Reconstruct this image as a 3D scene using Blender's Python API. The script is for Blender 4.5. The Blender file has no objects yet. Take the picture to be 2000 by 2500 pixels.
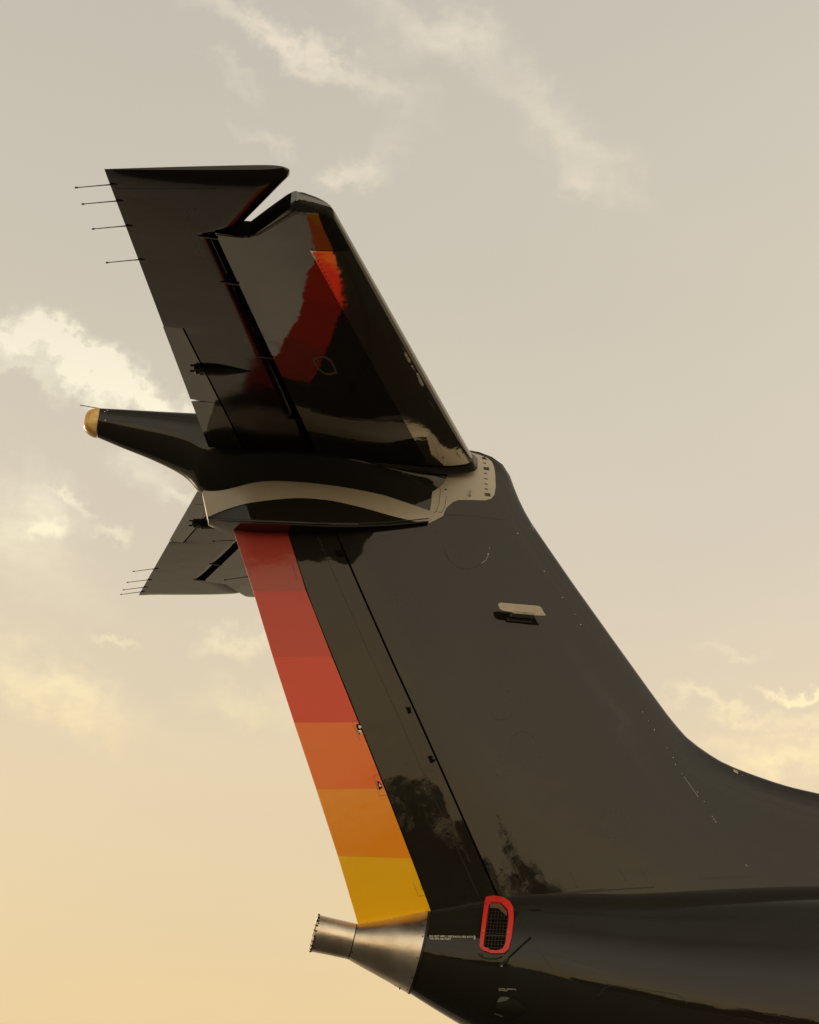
import bpy, bmesh, math, random
from mathutils import Vector, Matrix, noise
from mathutils.bvhtree import BVHTree
from mathutils.geometry import delaunay_2d_cdt
import time
T0 = time.time()
sc = bpy.context.scene
col = sc.collection
random.seed(7)

# ------------------------------------------------------------------ camera
CX, CD, CZ, CF = 0.282, 14.273, 5.923, 4235.034          # position and focal length (in photo pixels of 2000)
YAW, PIT, ROL = 0.103, 0.368, 0.049
CAM = Vector((CX, -CD, -CZ))
FW = Vector((math.sin(YAW)*math.cos(PIT), math.cos(YAW)*math.cos(PIT), math.sin(PIT)))
_r = Vector((math.cos(YAW), -math.sin(YAW), 0)); _u = _r.cross(FW)
RT = _r*math.cos(ROL) + _u*math.sin(ROL)
UP = -_r*math.sin(ROL) + _u*math.cos(ROL)
cd = bpy.data.cameras.new('camera'); cam = bpy.data.objects.new('camera', cd); col.objects.link(cam)
cam.matrix_world = Matrix(((RT.x, UP.x, -FW.x, CAM.x), (RT.y, UP.y, -FW.y, CAM.y), (RT.z, UP.z, -FW.z, CAM.z), (0, 0, 0, 1)))
cd.sensor_fit = 'HORIZONTAL'; cd.sensor_width = 36.0; cd.lens = CF/2000*36.0
cd.clip_start = 0.1; cd.clip_end = 5000
sc.camera = cam
sc.view_settings.view_transform = 'Standard'; sc.view_settings.look = 'None'
sc.view_settings.exposure = 0; sc.view_settings.gamma = 1; sc.view_settings.use_curve_mapping = False

SUN_AZ = math.radians(-38)      # from +Y towards +X (negative: left of the view)
SUN_EL = math.radians(9)

def ray(px, py): return (FW*CF + RT*(px-1000) - UP*(py-1250)).normalized()
def on_plane(px, py, n, d):
    n = Vector(n); dr = ray(px, py)
    return CAM + dr*((d - n.dot(CAM))/n.dot(dr))
def uy(px, py, y=0.0): return on_plane(px, py, (0, 1, 0), y)
def azel(px, py):
    d = ray(px, py)
    return math.atan2(d.x, d.y), math.asin(d.z)
def lin(c):
    return tuple(((v/255)/12.92 if v/255 <= .04045 else ((v/255+.055)/1.055)**2.4) for v in c)

# ------------------------------------------------------------------ world
world = bpy.data.worlds.new('World'); sc.world = world; world.use_nodes = True
wt = world.node_tree; wt.nodes.clear()
class NG:
    def __init__(s, t): s.t = t
    def n(s, ty, **k):
        o = s.t.nodes.new(ty)
        for a, b in k.items(): setattr(o, a, b)
        return o
    def put(s, sock, v):
        if isinstance(v, bpy.types.NodeSocket): s.t.links.new(v, sock)
        elif v is not None: sock.default_value = v
    def m(s, op, a, b=None, c=None, clamp=False):
        o = s.n('ShaderNodeMath', operation=op, use_clamp=clamp)
        s.put(o.inputs[0], a)
        if b is not None: s.put(o.inputs[1], b)
        if c is not None: s.put(o.inputs[2], c)
        return o.outputs[0]
    def ramp(s, f, stops, interp='LINEAR'):
        o = s.n('ShaderNodeValToRGB'); o.color_ramp.interpolation = interp
        e = o.color_ramp.elements
        while len(e) < len(stops): e.new(0.5)
        for q, (p, c) in zip(e, stops):
            q.position = p; q.color = (*c, 1) if not isinstance(c, (int, float)) else (c, c, c, 1)
        s.put(o.inputs[0], f); return o.outputs[0]
    def mix(s, f, a, b, mode='MIX'):
        o = s.n('ShaderNodeMix', data_type='RGBA', blend_type=mode)
        s.put(o.inputs[0], f)
        for i, v in ((6, a), (7, b)):
            if isinstance(v, tuple) and len(v) == 3: v = (*v, 1)
            s.put(o.inputs[i], v)
        return o.outputs[2]
    def noise(s, vec, scale, detail=4, rough=.55, dim='3D', dist=0):
        o = s.n('ShaderNodeTexNoise', noise_dimensions=dim)
        s.put(o.inputs['Vector'], vec); o.inputs['Scale'].default_value = scale
        o.inputs['Detail'].default_value = detail; o.inputs['Roughness'].default_value = rough
        o.inputs['Distortion'].default_value = dist
        return o.outputs['Fac'], o.outputs['Color']
W = NG(wt)
tc = W.n('ShaderNodeTexCoord'); D3 = tc.outputs['Generated']
sx = W.n('ShaderNodeSeparateXYZ'); W.put(sx.inputs[0], D3)
AZ = W.m('ARCTAN2', sx.outputs[0], sx.outputs[1])
EL = W.m('ARCSINE', sx.outputs[2])
def deg(d): return math.radians(d)
eln = W.m('DIVIDE', EL, math.pi/2)            # 0..1 above the horizon
base = W.ramp(eln, [(0.0, lin((231, 199, 150))), (deg(6)/1.5708, lin((229, 202, 156))), (deg(13)/1.5708, lin((227, 208, 175))),
                    (deg(20)/1.5708, lin((212, 201, 183))), (deg(28)/1.5708, lin((204, 196, 179))), (deg(38)/1.5708, lin((195, 189, 177))),
                    (deg(50)/1.5708, lin((158, 153, 144))), (deg(64)/1.5708, lin((104, 102, 99))), (1.0, lin((76, 77, 80)))])
# warmer and brighter towards the hidden sun, cooler away from it
daz = W.m('SUBTRACT', AZ, SUN_AZ)
cosd = W.m('COSINE', daz)
glow = W.m('MULTIPLY', W.m('POWER', W.m('MAXIMUM', cosd, 0.0), 3.0), W.ramp(eln, [(0, .45), (.10, .55), (.19, .45), (.30, .14), (.6, .02), (1, 0)], 'EASE'))
base = W.mix(W.m('MULTIPLY', glow, 0.5, clamp=True), base, lin((250, 228, 180)))
# slow unevenness
mp = W.n('ShaderNodeMapping'); W.put(mp.inputs[0], D3); mp.inputs['Scale'].default_value = (1, 1, 2.6)
nf, nc = W.noise(mp.outputs[0], 2.2, 5, .55)
base = W.mix(W.ramp(nf, [(.35, 0.0), (.7, .22)]), base, lin((188, 181, 172)))
# warped direction coordinates for ragged cloud edges
_, w1 = W.noise(D3, 30, 7, .62); _, w2 = W.noise(D3, 7, 3, .5)
def sep(c):
    o = W.n('ShaderNodeSeparateColor'); W.put(o.inputs[0], c); return o.outputs
a1 = sep(w1); a2 = sep(w2)
def warp(v, i):
    q = W.m('MULTIPLY_ADD', W.m('SUBTRACT', a1[i], .5), .062, v)
    return W.m('MULTIPLY_ADD', W.m('SUBTRACT', a2[i], .5), .035, q)
UA = warp(AZ, 0); UE = warp(EL, 1)
def streak(x0, y0, x1, y1, wd, wt_, ):
    A = azel(x0, y0); B = azel(x1, y1)
    ca, ce = (A[0]+B[0])/2, (A[1]+B[1])/2
    k = math.cos(ce)
    dx, dy = (B[0]-A[0])*k, (B[1]-A[1]); L = max(math.hypot(dx, dy), 1e-3); dx /= L; dy /= L
    la = L*.55; lb = wd/CF
    x = W.m('MULTIPLY', W.m('SUBTRACT', UA, ca), k); y = W.m('SUBTRACT', UE, ce)
    al = W.m('ADD', W.m('MULTIPLY', x, dx/la), W.m('MULTIPLY', y, dy/la))
    ac = W.m('ADD', W.m('MULTIPLY', x, -dy/lb), W.m('MULTIPLY', y, dx/lb))
    r = W.m('ADD', W.m('POWER', W.m('ABSOLUTE', al), 3.0), W.m('MULTIPLY', ac, ac))
    return W.m('MULTIPLY', W.m('EXPONENT', W.m('MULTIPLY', r, -1.0)), wt_)
CL = [(480, -20, 960, 215, 34, .85), (880, 20, 1190, 120, 55, .62), (1160, 110, 1520, 480, 62, .5), (600, 270, 730, 350, 20, .42),
      (800, 400, 920, 405, 34, .85), (900, 330, 960, 380, 40, .3), (490, 130, 620, 200, 26, .38), (1340, 430, 1480, 470, 34, .4), (900, 120, 1000, 330, 60, .25),
      (-120, 805, 240, 885, 44, 1.2), (140, 850, 490, 1040, 34, 1.45), (-60, 900, 120, 930, 26, .5), (200, 950, 300, 1000, 30, .5), (300, 1080, 440, 1190, 50, .5), (420, 1200, 560, 1250, 22, .5), (100, 1195, 240, 1240, 12, .5), (40, 1310, 150, 1300, 24, .5),
      (-60, 1230, 180, 1270, 95, .5), (225, 1290, 330, 1300, 24, .5), (380, 1370, 450, 1380, 22, .45), (-80, 1600, 320, 1780, 75, .75), (230, 1580, 340, 1580, 14, .55),
      (440, 1560, 640, 1580, 32, .6), (470, 1700, 700, 1760, 50, .45), (-60, 1340, 260, 1500, 90, .35),
      (1890, 1690, 2120, 1700, 16, 1.0), (1640, 1740, 2050, 1765, 22, .55), (1720, 1850, 2200, 1860, 42, .6), (1700, 1600, 1860, 1590, 20, .3), (1850, 1800, 2100, 1790, 14, .4)]
tot = None
for s_ in CL:
    v = streak(*s_); tot = v if tot is None else W.m('ADD', tot, v)
# loose cloud over the rest of the sky, same kind
mp2 = W.n('ShaderNodeMapping'); W.put(mp2.inputs[0], D3); mp2.inputs['Scale'].default_value = (1, 1, 2.2); mp2.inputs['Rotation'].default_value = (.3, .5, .2)
gf, _ = W.noise(mp2.outputs[0], 3.1, 8, .6)
away = W.ramp(W.m('ABSOLUTE', W.m('SUBTRACT', AZ, YAW)), [(.28, 0.0), (.6, 1.0)])
away = W.m('MULTIPLY', away, W.ramp(eln, [(.3, 1.0), (.62, .12)]))
tot = W.m('ADD', tot, W.m('MULTIPLY', W.m('MULTIPLY', W.ramp(gf, [(.5, 0.0), (.75, 1.0)]), .8), away))
ff, _ = W.noise(mp.outputs[0], 34, 7, .62)
ff2, _ = W.noise(mp.outputs[0], 9, 4, .5)
dens = W.m('MULTIPLY', tot, W.m('ADD', W.m('MULTIPLY', W.m('ADD', ff, ff2), 1.0), -.12))
fw3, _ = W.noise(mp.outputs[0], 95, 5, .6)
dens = W.m('SUBTRACT', W.m('MULTIPLY', dens, W.m('MULTIPLY_ADD', fw3, .9, .85)), .07)
dens = W.m('MULTIPLY', dens, .88, clamp=True)
dens = W.m('MULTIPLY', W.m('POWER', dens, 1.25), W.m('MULTIPLY_ADD', dens, -.12, 1.12))
lowc = W.ramp(eln, [(0, lin((255, 228, 172))), (.12, lin((253, 228, 168))), (.20, lin((252, 239, 203))), (.25, lin((255, 247, 220))), (.33, lin((234, 222, 200))), (.5, lin((230, 218, 200))), (1, lin((200, 196, 190)))])
skyc = W.mix(dens, base, lowc)
ns = W.n('ShaderNodeTexSky', sky_type='NISHITA', sun_disc=False, sun_elevation=SUN_EL, sun_rotation=SUN_AZ)
ns.air_density = 1.2; ns.dust_density = 3.0
b1 = W.n('ShaderNodeBackground'); W.put(b1.inputs[0], ns.outputs[0]); b1.inputs[1].default_value = 0.05*.15
b2 = W.n('ShaderNodeBackground'); W.put(b2.inputs[0], skyc)
# sky opposite the sun warmed, and brightened as added fill for the rudder bands
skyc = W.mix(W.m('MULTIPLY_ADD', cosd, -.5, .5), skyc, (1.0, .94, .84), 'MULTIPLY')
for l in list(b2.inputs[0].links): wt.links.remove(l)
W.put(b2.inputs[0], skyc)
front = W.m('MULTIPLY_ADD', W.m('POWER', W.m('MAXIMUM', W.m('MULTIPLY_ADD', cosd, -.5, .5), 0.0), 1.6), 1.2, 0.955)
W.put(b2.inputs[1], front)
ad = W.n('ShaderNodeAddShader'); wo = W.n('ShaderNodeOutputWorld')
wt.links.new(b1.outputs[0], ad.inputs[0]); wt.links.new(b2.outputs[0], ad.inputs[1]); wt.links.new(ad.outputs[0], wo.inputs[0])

sd = bpy.data.lights.new('sun', 'SUN'); sd.energy = 2.6; sd.angle = math.radians(1.5); sd.color = (1, .80, .55)
so = bpy.data.objects.new('sun', sd); col.objects.link(so)
sdir = Vector((math.sin(SUN_AZ)*math.cos(SUN_EL), math.cos(SUN_AZ)*math.cos(SUN_EL), math.sin(SUN_EL)))
so.rotation_euler = sdir.to_track_quat('Z', 'Y').to_euler()

# ------------------------------------------------------------------ materials
def mat(name, color, rough=.3, metal=0, ior=1.5, bump=None, var=None, rvar=None, coat=0, sss=0, trans=0, fine=None):
    m = bpy.data.materials.new(name); m.use_nodes = True
    g = NG(m.node_tree); bs = m.node_tree.nodes['Principled BSDF']
    bs.inputs['Base Color'].default_value = (*color, 1); bs.inputs['Roughness'].default_value = rough
    bs.inputs['Metallic'].default_value = metal; bs.inputs['IOR'].default_value = ior
    bs.inputs['Coat Weight'].default_value = coat; bs.inputs['Transmission Weight'].default_value = trans
    t = g.n('ShaderNodeTexCoord'); P = t.outputs['Object']
    if var:
        sc_, amt, c2 = var
        f, _ = g.noise(P, sc_, 5, .6)
        g.put(bs.inputs['Base Color'], g.mix(g.ramp(f, [(.4, 0.0), (.68, amt)]), color, c2))
    if rvar:
        sc_, lo, hi = rvar
        f, _ = g.noise(P, sc_, 6, .65)
        g.put(bs.inputs['Roughness'], g.ramp(f, [(.35, lo), (.7, hi)]))
    nrm = None
    for b in (bump, fine):
        if b:
            sc_, dist, stretch = b
            mpn = g.n('ShaderNodeMapping'); g.put(mpn.inputs[0], P); mpn.inputs['Scale'].default_value = stretch
            f, _ = g.noise(mpn.outputs[0], sc_, 2 if b is bump else 5, .5)
            bn = g.n('ShaderNodeBump'); bn.inputs['Strength'].default_value = 1; bn.inputs['Distance'].default_value = dist
            g.put(bn.inputs['Height'], f)
            if nrm is not None: g.put(bn.inputs['Normal'], nrm)
            nrm = bn.outputs[0]
    if nrm is not None: g.put(bs.inputs['Normal'], nrm)
    return m
DK = (.0185, .0145, .0105)
M = {}
M['paint'] = mat('dark_gloss_paint', DK, .07, ior=1.425, bump=(2.2, .0032, (1, 1, 1)), fine=(8, .00045, (1, 1, 1)), var=(.8, .9, (.019, .020, .0135)), rvar=(5, .02, .055))
M['skin'] = mat('dark_skin_paint', (.022, .019, .0145), .08, ior=1.95, bump=(1.8, .0045, (1, 1, 1)), fine=(7, .0007, (1, 1, 1)), rvar=(4, .025, .06), var=(5, .7, (.036, .030, .023)))
M['elev'] = mat('elevator_paint', (.013, .010, .008), .12, ior=1.44, bump=(2.2, .004, (1, 1, 1)), fine=(8, .0007, (1, 1, 1)), rvar=(4, .10, .16))
M['matt'] = mat('dark_matt_paint', (.022, .019, .016), .3, ior=1.55, bump=(3, .003, (1, 1, 1)))
M['black'] = mat('black_rubber', (.008, .007, .006), .5)
M['gap'] = mat('black_recess', (.009, .008, .007), .7)
M['gap'].node_tree.nodes['Principled BSDF'].inputs['Specular IOR Level'].default_value = 0
M['seam'] = mat('panel_seam', (.007, .006, .005), .45)
M['rivet'] = mat('rivet_head', (.012, .010, .008), .35)
M['scratch'] = mat('bare_metal_chip', (.6, .57, .5), .4)
M['plate'] = mat('light_grey_paint', (.47, .425, .335), .28, bump=(3, .002, (1, 1, 1)), var=(6, .5, (.42, .36, .27)))
M['metalLE'] = mat('polished_metal', (.74, .70, .64), .06, metal=1, bump=(4, .002, (1, 1, 1)), fine=(16, .0007, (1, 1, 1)), rvar=(6, .04, .10))
M['steel'] = mat('brushed_steel', (.80, .71, .58), .33, metal=1, bump=(2.2, .006, (1, 1, 1)), fine=(60, .0006, (.12, 1, 1)), var=(4, .7, (.58, .47, .34)), rvar=(6, .26, .42))
M['dsteel'] = mat('dark_steel', (.06, .05, .04), .4, metal=1)
M['white'] = mat('white_paint', (.72, .68, .58), .4)
M['cream'] = mat('cream_paint', (.5, .44, .34), .4, var=(12, .5, (.4, .34, .25)))
M['red'] = mat('red_plastic', (.72, .035, .025), .38, var=(8, .5, (.62, .03, .02)), fine=(30, .0006, (1, 1, 1)))
M['asphalt'] = mat('asphalt', (.05, .048, .045), .85, var=(.6, .6, (.035, .034, .032)))
M['apron'] = mat('concrete_apron', (.5, .45, .36), .45, var=(.16, .9, (.30, .26, .20)))
M['leaf'] = mat('dark_leaves', (.03, .038, .016), .7)
M['bark'] = mat('bark', (.05, .038, .028), .9)
M['wick'] = mat('wick_rod', (.02, .018, .016), .5)
STR = [(.50, .052, .036), (.68, .034, .018), (.80, .045, .018), (.94, .18, .022), (.95, .32, .012), (.97, .52, .008)]
M_ST = [mat('band_paint_%s' % n, c, .12, ior=1.5, bump=(2.4, .003, (1, 1, 1)), fine=(12, .0007, (1, 1, 1))) for n, c in
        zip(('rose', 'crimson', 'vermilion', 'burnt_orange', 'orange', 'amber'), STR)]
def lens_mat():
    m = bpy.data.materials.new('frosted_lens'); m.use_nodes = True; g = NG(m.node_tree)
    bs = m.node_tree.nodes['Principled BSDF']; t = g.n('ShaderNodeTexCoord')
    f, _ = g.noise(t.outputs['Object'], 9, 4, .6)
    g.put(bs.inputs['Base Color'], g.mix(g.ramp(f, [(.38, 0.0), (.62, 1.0)]), (.88, .62, .24), (.62, .36, .10)))
    bs.inputs['Roughness'].default_value = .25
    bs.inputs['Subsurface Weight'].default_value = .5; bs.inputs['Subsurface Radius'].default_value = (.25, .15, .07)
    bs.inputs['Subsurface Scale'].default_value = .6
    return m
M['lens'] = lens_mat()

# ------------------------------------------------------------------ helpers
def link(name, me, m=None, parent=None, smooth=True, sharp=34):
    o = bpy.data.objects.new(name, me); col.objects.link(o)
    if m is not None: me.materials.append(m)
    if smooth:
        me.shade_smooth()
        me.set_sharp_from_angle(angle=math.radians(sharp))
    if parent: o.parent = parent
    return o
def mesh_of(vs, fs, fix=True, merge=0):
    me = bpy.data.meshes.new('mesh'); me.from_pydata([tuple(v) for v in vs], [], fs)
    if fix:
        b = bmesh.new(); b.from_mesh(me)
        if merge: bmesh.ops.remove_doubles(b, verts=b.verts, dist=merge)
        bmesh.ops.recalc_face_normals(b, faces=b.faces); b.to_mesh(me); b.free()
    me.update(); return me
def mk(name, vs, fs, m, parent=None, **k): return link(name, mesh_of(vs, fs, merge=k.pop('merge', 0)), m, parent, **k)
def struct(o): o['kind'] = 'structure'; return o
def thing(o, label, cat, group=None):
    o['label'] = label; o['category'] = cat
    if group: o['group'] = group
    return o
def empty(name, loc=(0, 0, 0)):
    o = bpy.data.objects.new(name, None); o.location = loc; o.empty_display_size = .2; col.objects.link(o); return o
def interp(pts, t):
    """smooth (Catmull-Rom) curve through points with parameter = first column"""
    n = len(pts)
    if t <= pts[0][0]: return tuple(pts[0][1:])
    if t >= pts[-1][0]: return tuple(pts[-1][1:])
    for i in range(n-1):
        if pts[i][0] <= t <= pts[i+1][0]: break
    p1, p2 = pts[i], pts[i+1]; h = p2[0]-p1[0]; u = (t-p1[0])/h
    out = []
    for k in range(1, len(p1)):
        d = (p2[k]-p1[k])/h
        m1 = d if i == 0 else ((p2[k]-pts[i-1][k])/(p2[0]-pts[i-1][0]))
        m2 = d if i == n-2 else ((pts[i+2][k]-p1[k])/(pts[i+2][0]-p1[0]))
        out.append((2*u**3-3*u*u+1)*p1[k]+(u**3-2*u*u+u)*h*m1+(-2*u**3+3*u*u)*p2[k]+(u**3-u*u)*h*m2)
    return tuple(out)
class MB:
    """collects simple solids into one mesh"""
    def __init__(s): s.v = []; s.f = []; s.pc = []
    def add(s, v, f): o = len(s.v); s.pc.append((list(v), [tuple(q) for q in f])); s.v += list(v); s.f += [tuple(i+o for i in q) for q in f]
    def box(s, c, ax, ay, az):
        c = Vector(c); v = [c+ax*i+ay*j+az*k for i in (-1, 1) for j in (-1, 1) for k in (-1, 1)]
        s.add(v, [(0, 1, 3, 2), (4, 6, 7, 5), (0, 4, 5, 1), (2, 3, 7, 6), (0, 2, 6, 4), (1, 5, 7, 3)])
    def tube(s, pts, rads, n=8, caps=True):
        vs = []; fs = []; pts = [Vector(p) for p in pts]
        if not isinstance(rads, (list, tuple)): rads = [rads]*len(pts)
        ref = None
        for i, p in enumerate(pts):
            t = (pts[min(i+1, len(pts)-1)]-pts[max(i-1, 0)]).normalized()
            if ref is None: ref = t.orthogonal().normalized()
            a = (ref - t*ref.dot(t)).normalized(); b = t.cross(a); ref = a
            for k in range(n):
                q = 2*math.pi*k/n; vs.append(p+(a*math.cos(q)+b*math.sin(q))*rads[i])
        for i in range(len(pts)-1):
            for k in range(n): fs.append((i*n+k, i*n+(k+1) % n, (i+1)*n+(k+1) % n, (i+1)*n+k))
        if caps: fs.append(tuple(range(n))[::-1]); fs.append(tuple((len(pts)-1)*n+k for k in range(n)))
        s.add(vs, fs)
    def disc(s, c, nrm, r, h=.002, n=7):
        c = Vector(c); nrm = Vector(nrm).normalized(); a = nrm.orthogonal().normalized(); b = nrm.cross(a)
        vs = [c+(a*math.cos(2*math.pi*k/n)+b*math.sin(2*math.pi*k/n))*r for k in range(n)]
        vs += [v+nrm*h for v in vs]
        s.add(vs, [tuple(range(n, 2*n))]+[(k, (k+1) % n, n+(k+1) % n, n+k) for k in range(n)])
    def each(s, name, m, parent=None):
        for v, f in s.pc: mk(name, v, f, m, parent)
    def build(s, name, m, parent=None, kind=None, smooth=True):
        o = mk(name, s.v, s.f, m, parent, smooth=smooth)
        if kind: o['kind'] = kind
        return o
def bvh(*objs):
    vs = []; fs = []
    for o in objs:
        n = len(vs); vs += [o.matrix_world @ v.co for v in o.data.vertices]; fs += [tuple(i+n for i in p.vertices) for p in o.data.polygons]
    return BVHTree.FromPolygons(vs, fs)
def hit(tree, px, py):
    p, n, i, d = tree.ray_cast(CAM, ray(px, py))
    if p is None: return None
    if n.dot(ray(px, py)) > 0: n = -n
    return p, n
def dense(poly, step):
    out = []
    for i in range(len(poly)):
        a, b = Vector(poly[i]), Vector(poly[(i+1) % len(poly)]); k = max(1, int((b-a).length/step))
        out += [a.lerp(b, j/k) for j in range(k)]
    return out
def inside(p, poly):
    c = False; n = len(poly)
    for i in range(n):
        a, b = poly[i], poly[i-1]
        if (a[1] > p[1]) != (b[1] > p[1]) and p[0] < (b[0]-a[0])*(p[1]-a[1])/(b[1]-a[1])+a[0]: c = not c
    return c
def panel(tree, poly, off, step=12, holes=(), inset=.004):
    """a sheet lying on a surface, 'off' proud of it, closed down to the surface at its edges; poly traced on that surface"""
    P = dense(poly, step); n = len(P); pts = list(P); edges = [(i, (i+1) % n) for i in range(n)]
    for h in holes:
        H = dense(h, step); o = len(pts); pts += H; edges += [(o+i, o+(i+1) % len(H)) for i in range(len(H))]
    x0 = min(p[0] for p in P); x1 = max(p[0] for p in P); y0 = min(p[1] for p in P); y1 = max(p[1] for p in P)
    y = y0+step*.5
    while y < y1:
        x = x0+step*.5
        while x < x1:
            if inside((x, y), poly) and not any(inside((x, y), h) for h in holes): pts.append(Vector((x, y)))
            x += step
        y += step
    r = delaunay_2d_cdt([Vector((p[0], p[1])) for p in pts], edges, [], 0, 1e-4)
    V2, E2, F2 = r[0], r[1], r[2]
    hp = [hit(tree, v[0], v[1]) for v in V2]
    F = []
    for f in F2:
        c = sum((V2[i] for i in f), Vector((0, 0)))/len(f)
        if inside(c, poly) and not any(inside(c, h) for h in holes) and all(hp[i] for i in f): F.append(tuple(f))
    vs = [(h[0]+h[1]*off) if h else Vector((0, 0, 0)) for h in hp]
    cnt = {}
    for f in F:
        for i in range(len(f)):
            e = (f[i], f[(i+1) % len(f)]); k = tuple(sorted(e)); cnt.setdefault(k, []).append(e)
    low = {}; fs = list(F)
    for k, es in cnt.items():
        if len(es) == 1:
            a, b = es[0]
            for q in (a, b):
                if q not in low: low[q] = len(vs); vs.append(hp[q][0]-hp[q][1]*inset)
            fs.append((b, a, low[a], low[b]))
    used = sorted({i for f in fs for i in f}); mp_ = {u: i for i, u in enumerate(used)}
    return [vs[u] for u in used], [tuple(mp_[i] for i in f) for f in fs]
def add_panel(name, tree, poly, off, m, parent, step=12, holes=(), smooth=True, sharp=34):
    v, f = panel(tree, poly, off, step, holes)
    return mk(name, v, f, m, parent, smooth=smooth, sharp=sharp)
def ribbon(mb, tree, pts, w, off=.0012, step=14, closed=False):
    """thin raised line following a surface; w is its real width in metres"""
    P = []
    n = len(pts)
    for i in range(n if closed else n-1):
        a, b = Vector(pts[i]), Vector(pts[(i+1) % n]); k = max(1, int((b-a).length/step))
        P += [a.lerp(b, j/k) for j in range(k)]
    if not closed: P.append(Vector(pts[-1]))
    H = [hit(tree, p[0], p[1]) for p in P]; H = [h for h in H if h]
    if len(H) < 2: return
    vs = []; fs = []; N = len(H)
    for i, (p, nr) in enumerate(H):
        q0 = H[(i-1) % N if closed else max(i-1, 0)][0]; q1 = H[(i+1) % N if closed else min(i+1, N-1)][0]
        s = (q1-q0).cross(nr).normalized()*w/2
        vs += [p+s-nr*.002, p+s+nr*off, p-s+nr*off, p-s-nr*.002]
    for i in range(N if closed else N-1):
        a = i*4; b = ((i+1) % N)*4
        for k in range(3): fs.append((a+k, b+k, b+k+1, a+k+1))
    mb.add(vs, fs)
def dots(mb, tree, pts, r=.0058, h=.0018):
    for p in pts:
        q = hit(tree, *p)
        if q: mb.disc(q[0]-q[1]*.001, q[1], r, h+.001)
def line_pts(x0, y0, x1, y1, n): return [(x0+(x1-x0)*i/(n-1), y0+(y1-y0)*i/(n-1)) for i in range(n)]
def ell_pts(cx, cy, rx, ry, n, rot=0, a0=0, a1=360):
    o = []
    for i in range(n):
        a = math.radians(a0+(a1-a0)*i/(n if a1-a0 >= 360 else n-1)); x = rx*math.cos(a); y = ry*math.sin(a)
        o.append((cx+x*math.cos(rot)-y*math.sin(rot), cy+x*math.sin(rot)+y*math.cos(rot)))
    return o
def spline2(pts, k=6):
    P = [(i, *p) for i, p in enumerate(pts)]
    return [interp(P, i/k) for i in range((len(pts)-1)*k+1)]

# ------------------------------------------------------------------ ground and distance
GZ = -7.55
def sheet(name, x0, x1, y0, y1, z, m):
    return struct(mk(name, [(x0, y0, z), (x1, y0, z), (x1, y1, z), (x0, y1, z)], [(0, 1, 2, 3)], m, smooth=False))
sheet('ground', -2500, 2500, -2500, 2500, GZ, M['asphalt'])
sheet('concrete_apron', -300, 400, 3.0, 500, GZ+.004, M['apron'])
def tree_line():
    vs = []; fs = []; tv = MB()
    rnd = random.Random(4)
    for k in range(60):
        az = rnd.uniform(-1.15, 1.15); d = rnd.uniform(52, 74)
        x = math.sin(az)*d; y = -14-math.cos(az)*d
        if k < 3: x = (9.6, 10.6, 11.8)[k]; y = -74-k
        big = math.exp(-((x+4)/17)**2)
        big2 = math.exp(-((x-12)/2.2)**2); big3 = math.exp(-((x-20)/13)**4); h = max(6.5+big*5.6, 15.3*big3)+rnd.uniform(-1.2, 1.6)
        if k < 3: h = (17.6, 18.6, 16.8)[k]; r = h*(.36 if k > 2 else .17)
        tv.tube([(x, y, GZ), (x+.2, y, GZ+h*.45)], [h*.03, h*.018], 6)
        for j in range(760):
            u = Vector((rnd.gauss(0, 1), rnd.gauss(0, 1), rnd.gauss(0, 1))).normalized()*rnd.random()**.4
            c = Vector((x+u.x*r, y+u.y*r, GZ+h*.62+u.z*h*.38)); c += Vector(noise.noise_vector(c*.5))*1.1
            a = Vector((rnd.gauss(0, 1), rnd.gauss(0, 1), rnd.gauss(0, 1))).normalized(); b = a.orthogonal().normalized(); s = rnd.uniform(.35, .75)
            if j > 520: c = Vector((x, y, GZ+h*.58))+(c-Vector((x, y, GZ+h*.62)))*.62; s = rnd.uniform(.9, 1.6)*min(1, r/3)
            o = len(vs); vs += [c-a*s, c+b*s*.6, c+a*s, c-b*s*.6]; fs.append((o, o+1, o+2, o+3))
    o = mk('tree_line', vs, fs, M['leaf'], smooth=False); o['kind'] = 'stuff'
    thing(o, 'distant line of dark trees beyond the airfield, reflected in the paint', 'trees')
    t = tv.build('trunk', M['bark'], o); t['kind'] = 'stuff'
tree_line()

# ------------------------------------------------------------------ aeroplane: root
PLANE = empty('airplane', (1.5, 0, -4.3))
thing(PLANE, 'glossy dark brown jet tail with red to amber striped rudder and high T-tail', 'airplane')
_pl = Matrix.Translation((-1.5, 0, 4.3))
def adopt(o, parent):
    """parent keeping world place (all meshes are modelled in world coordinates)"""
    o.parent = parent
    return o
PLANE.location = (0, 0, 0)     # meshes are modelled about the tail's own origin

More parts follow.
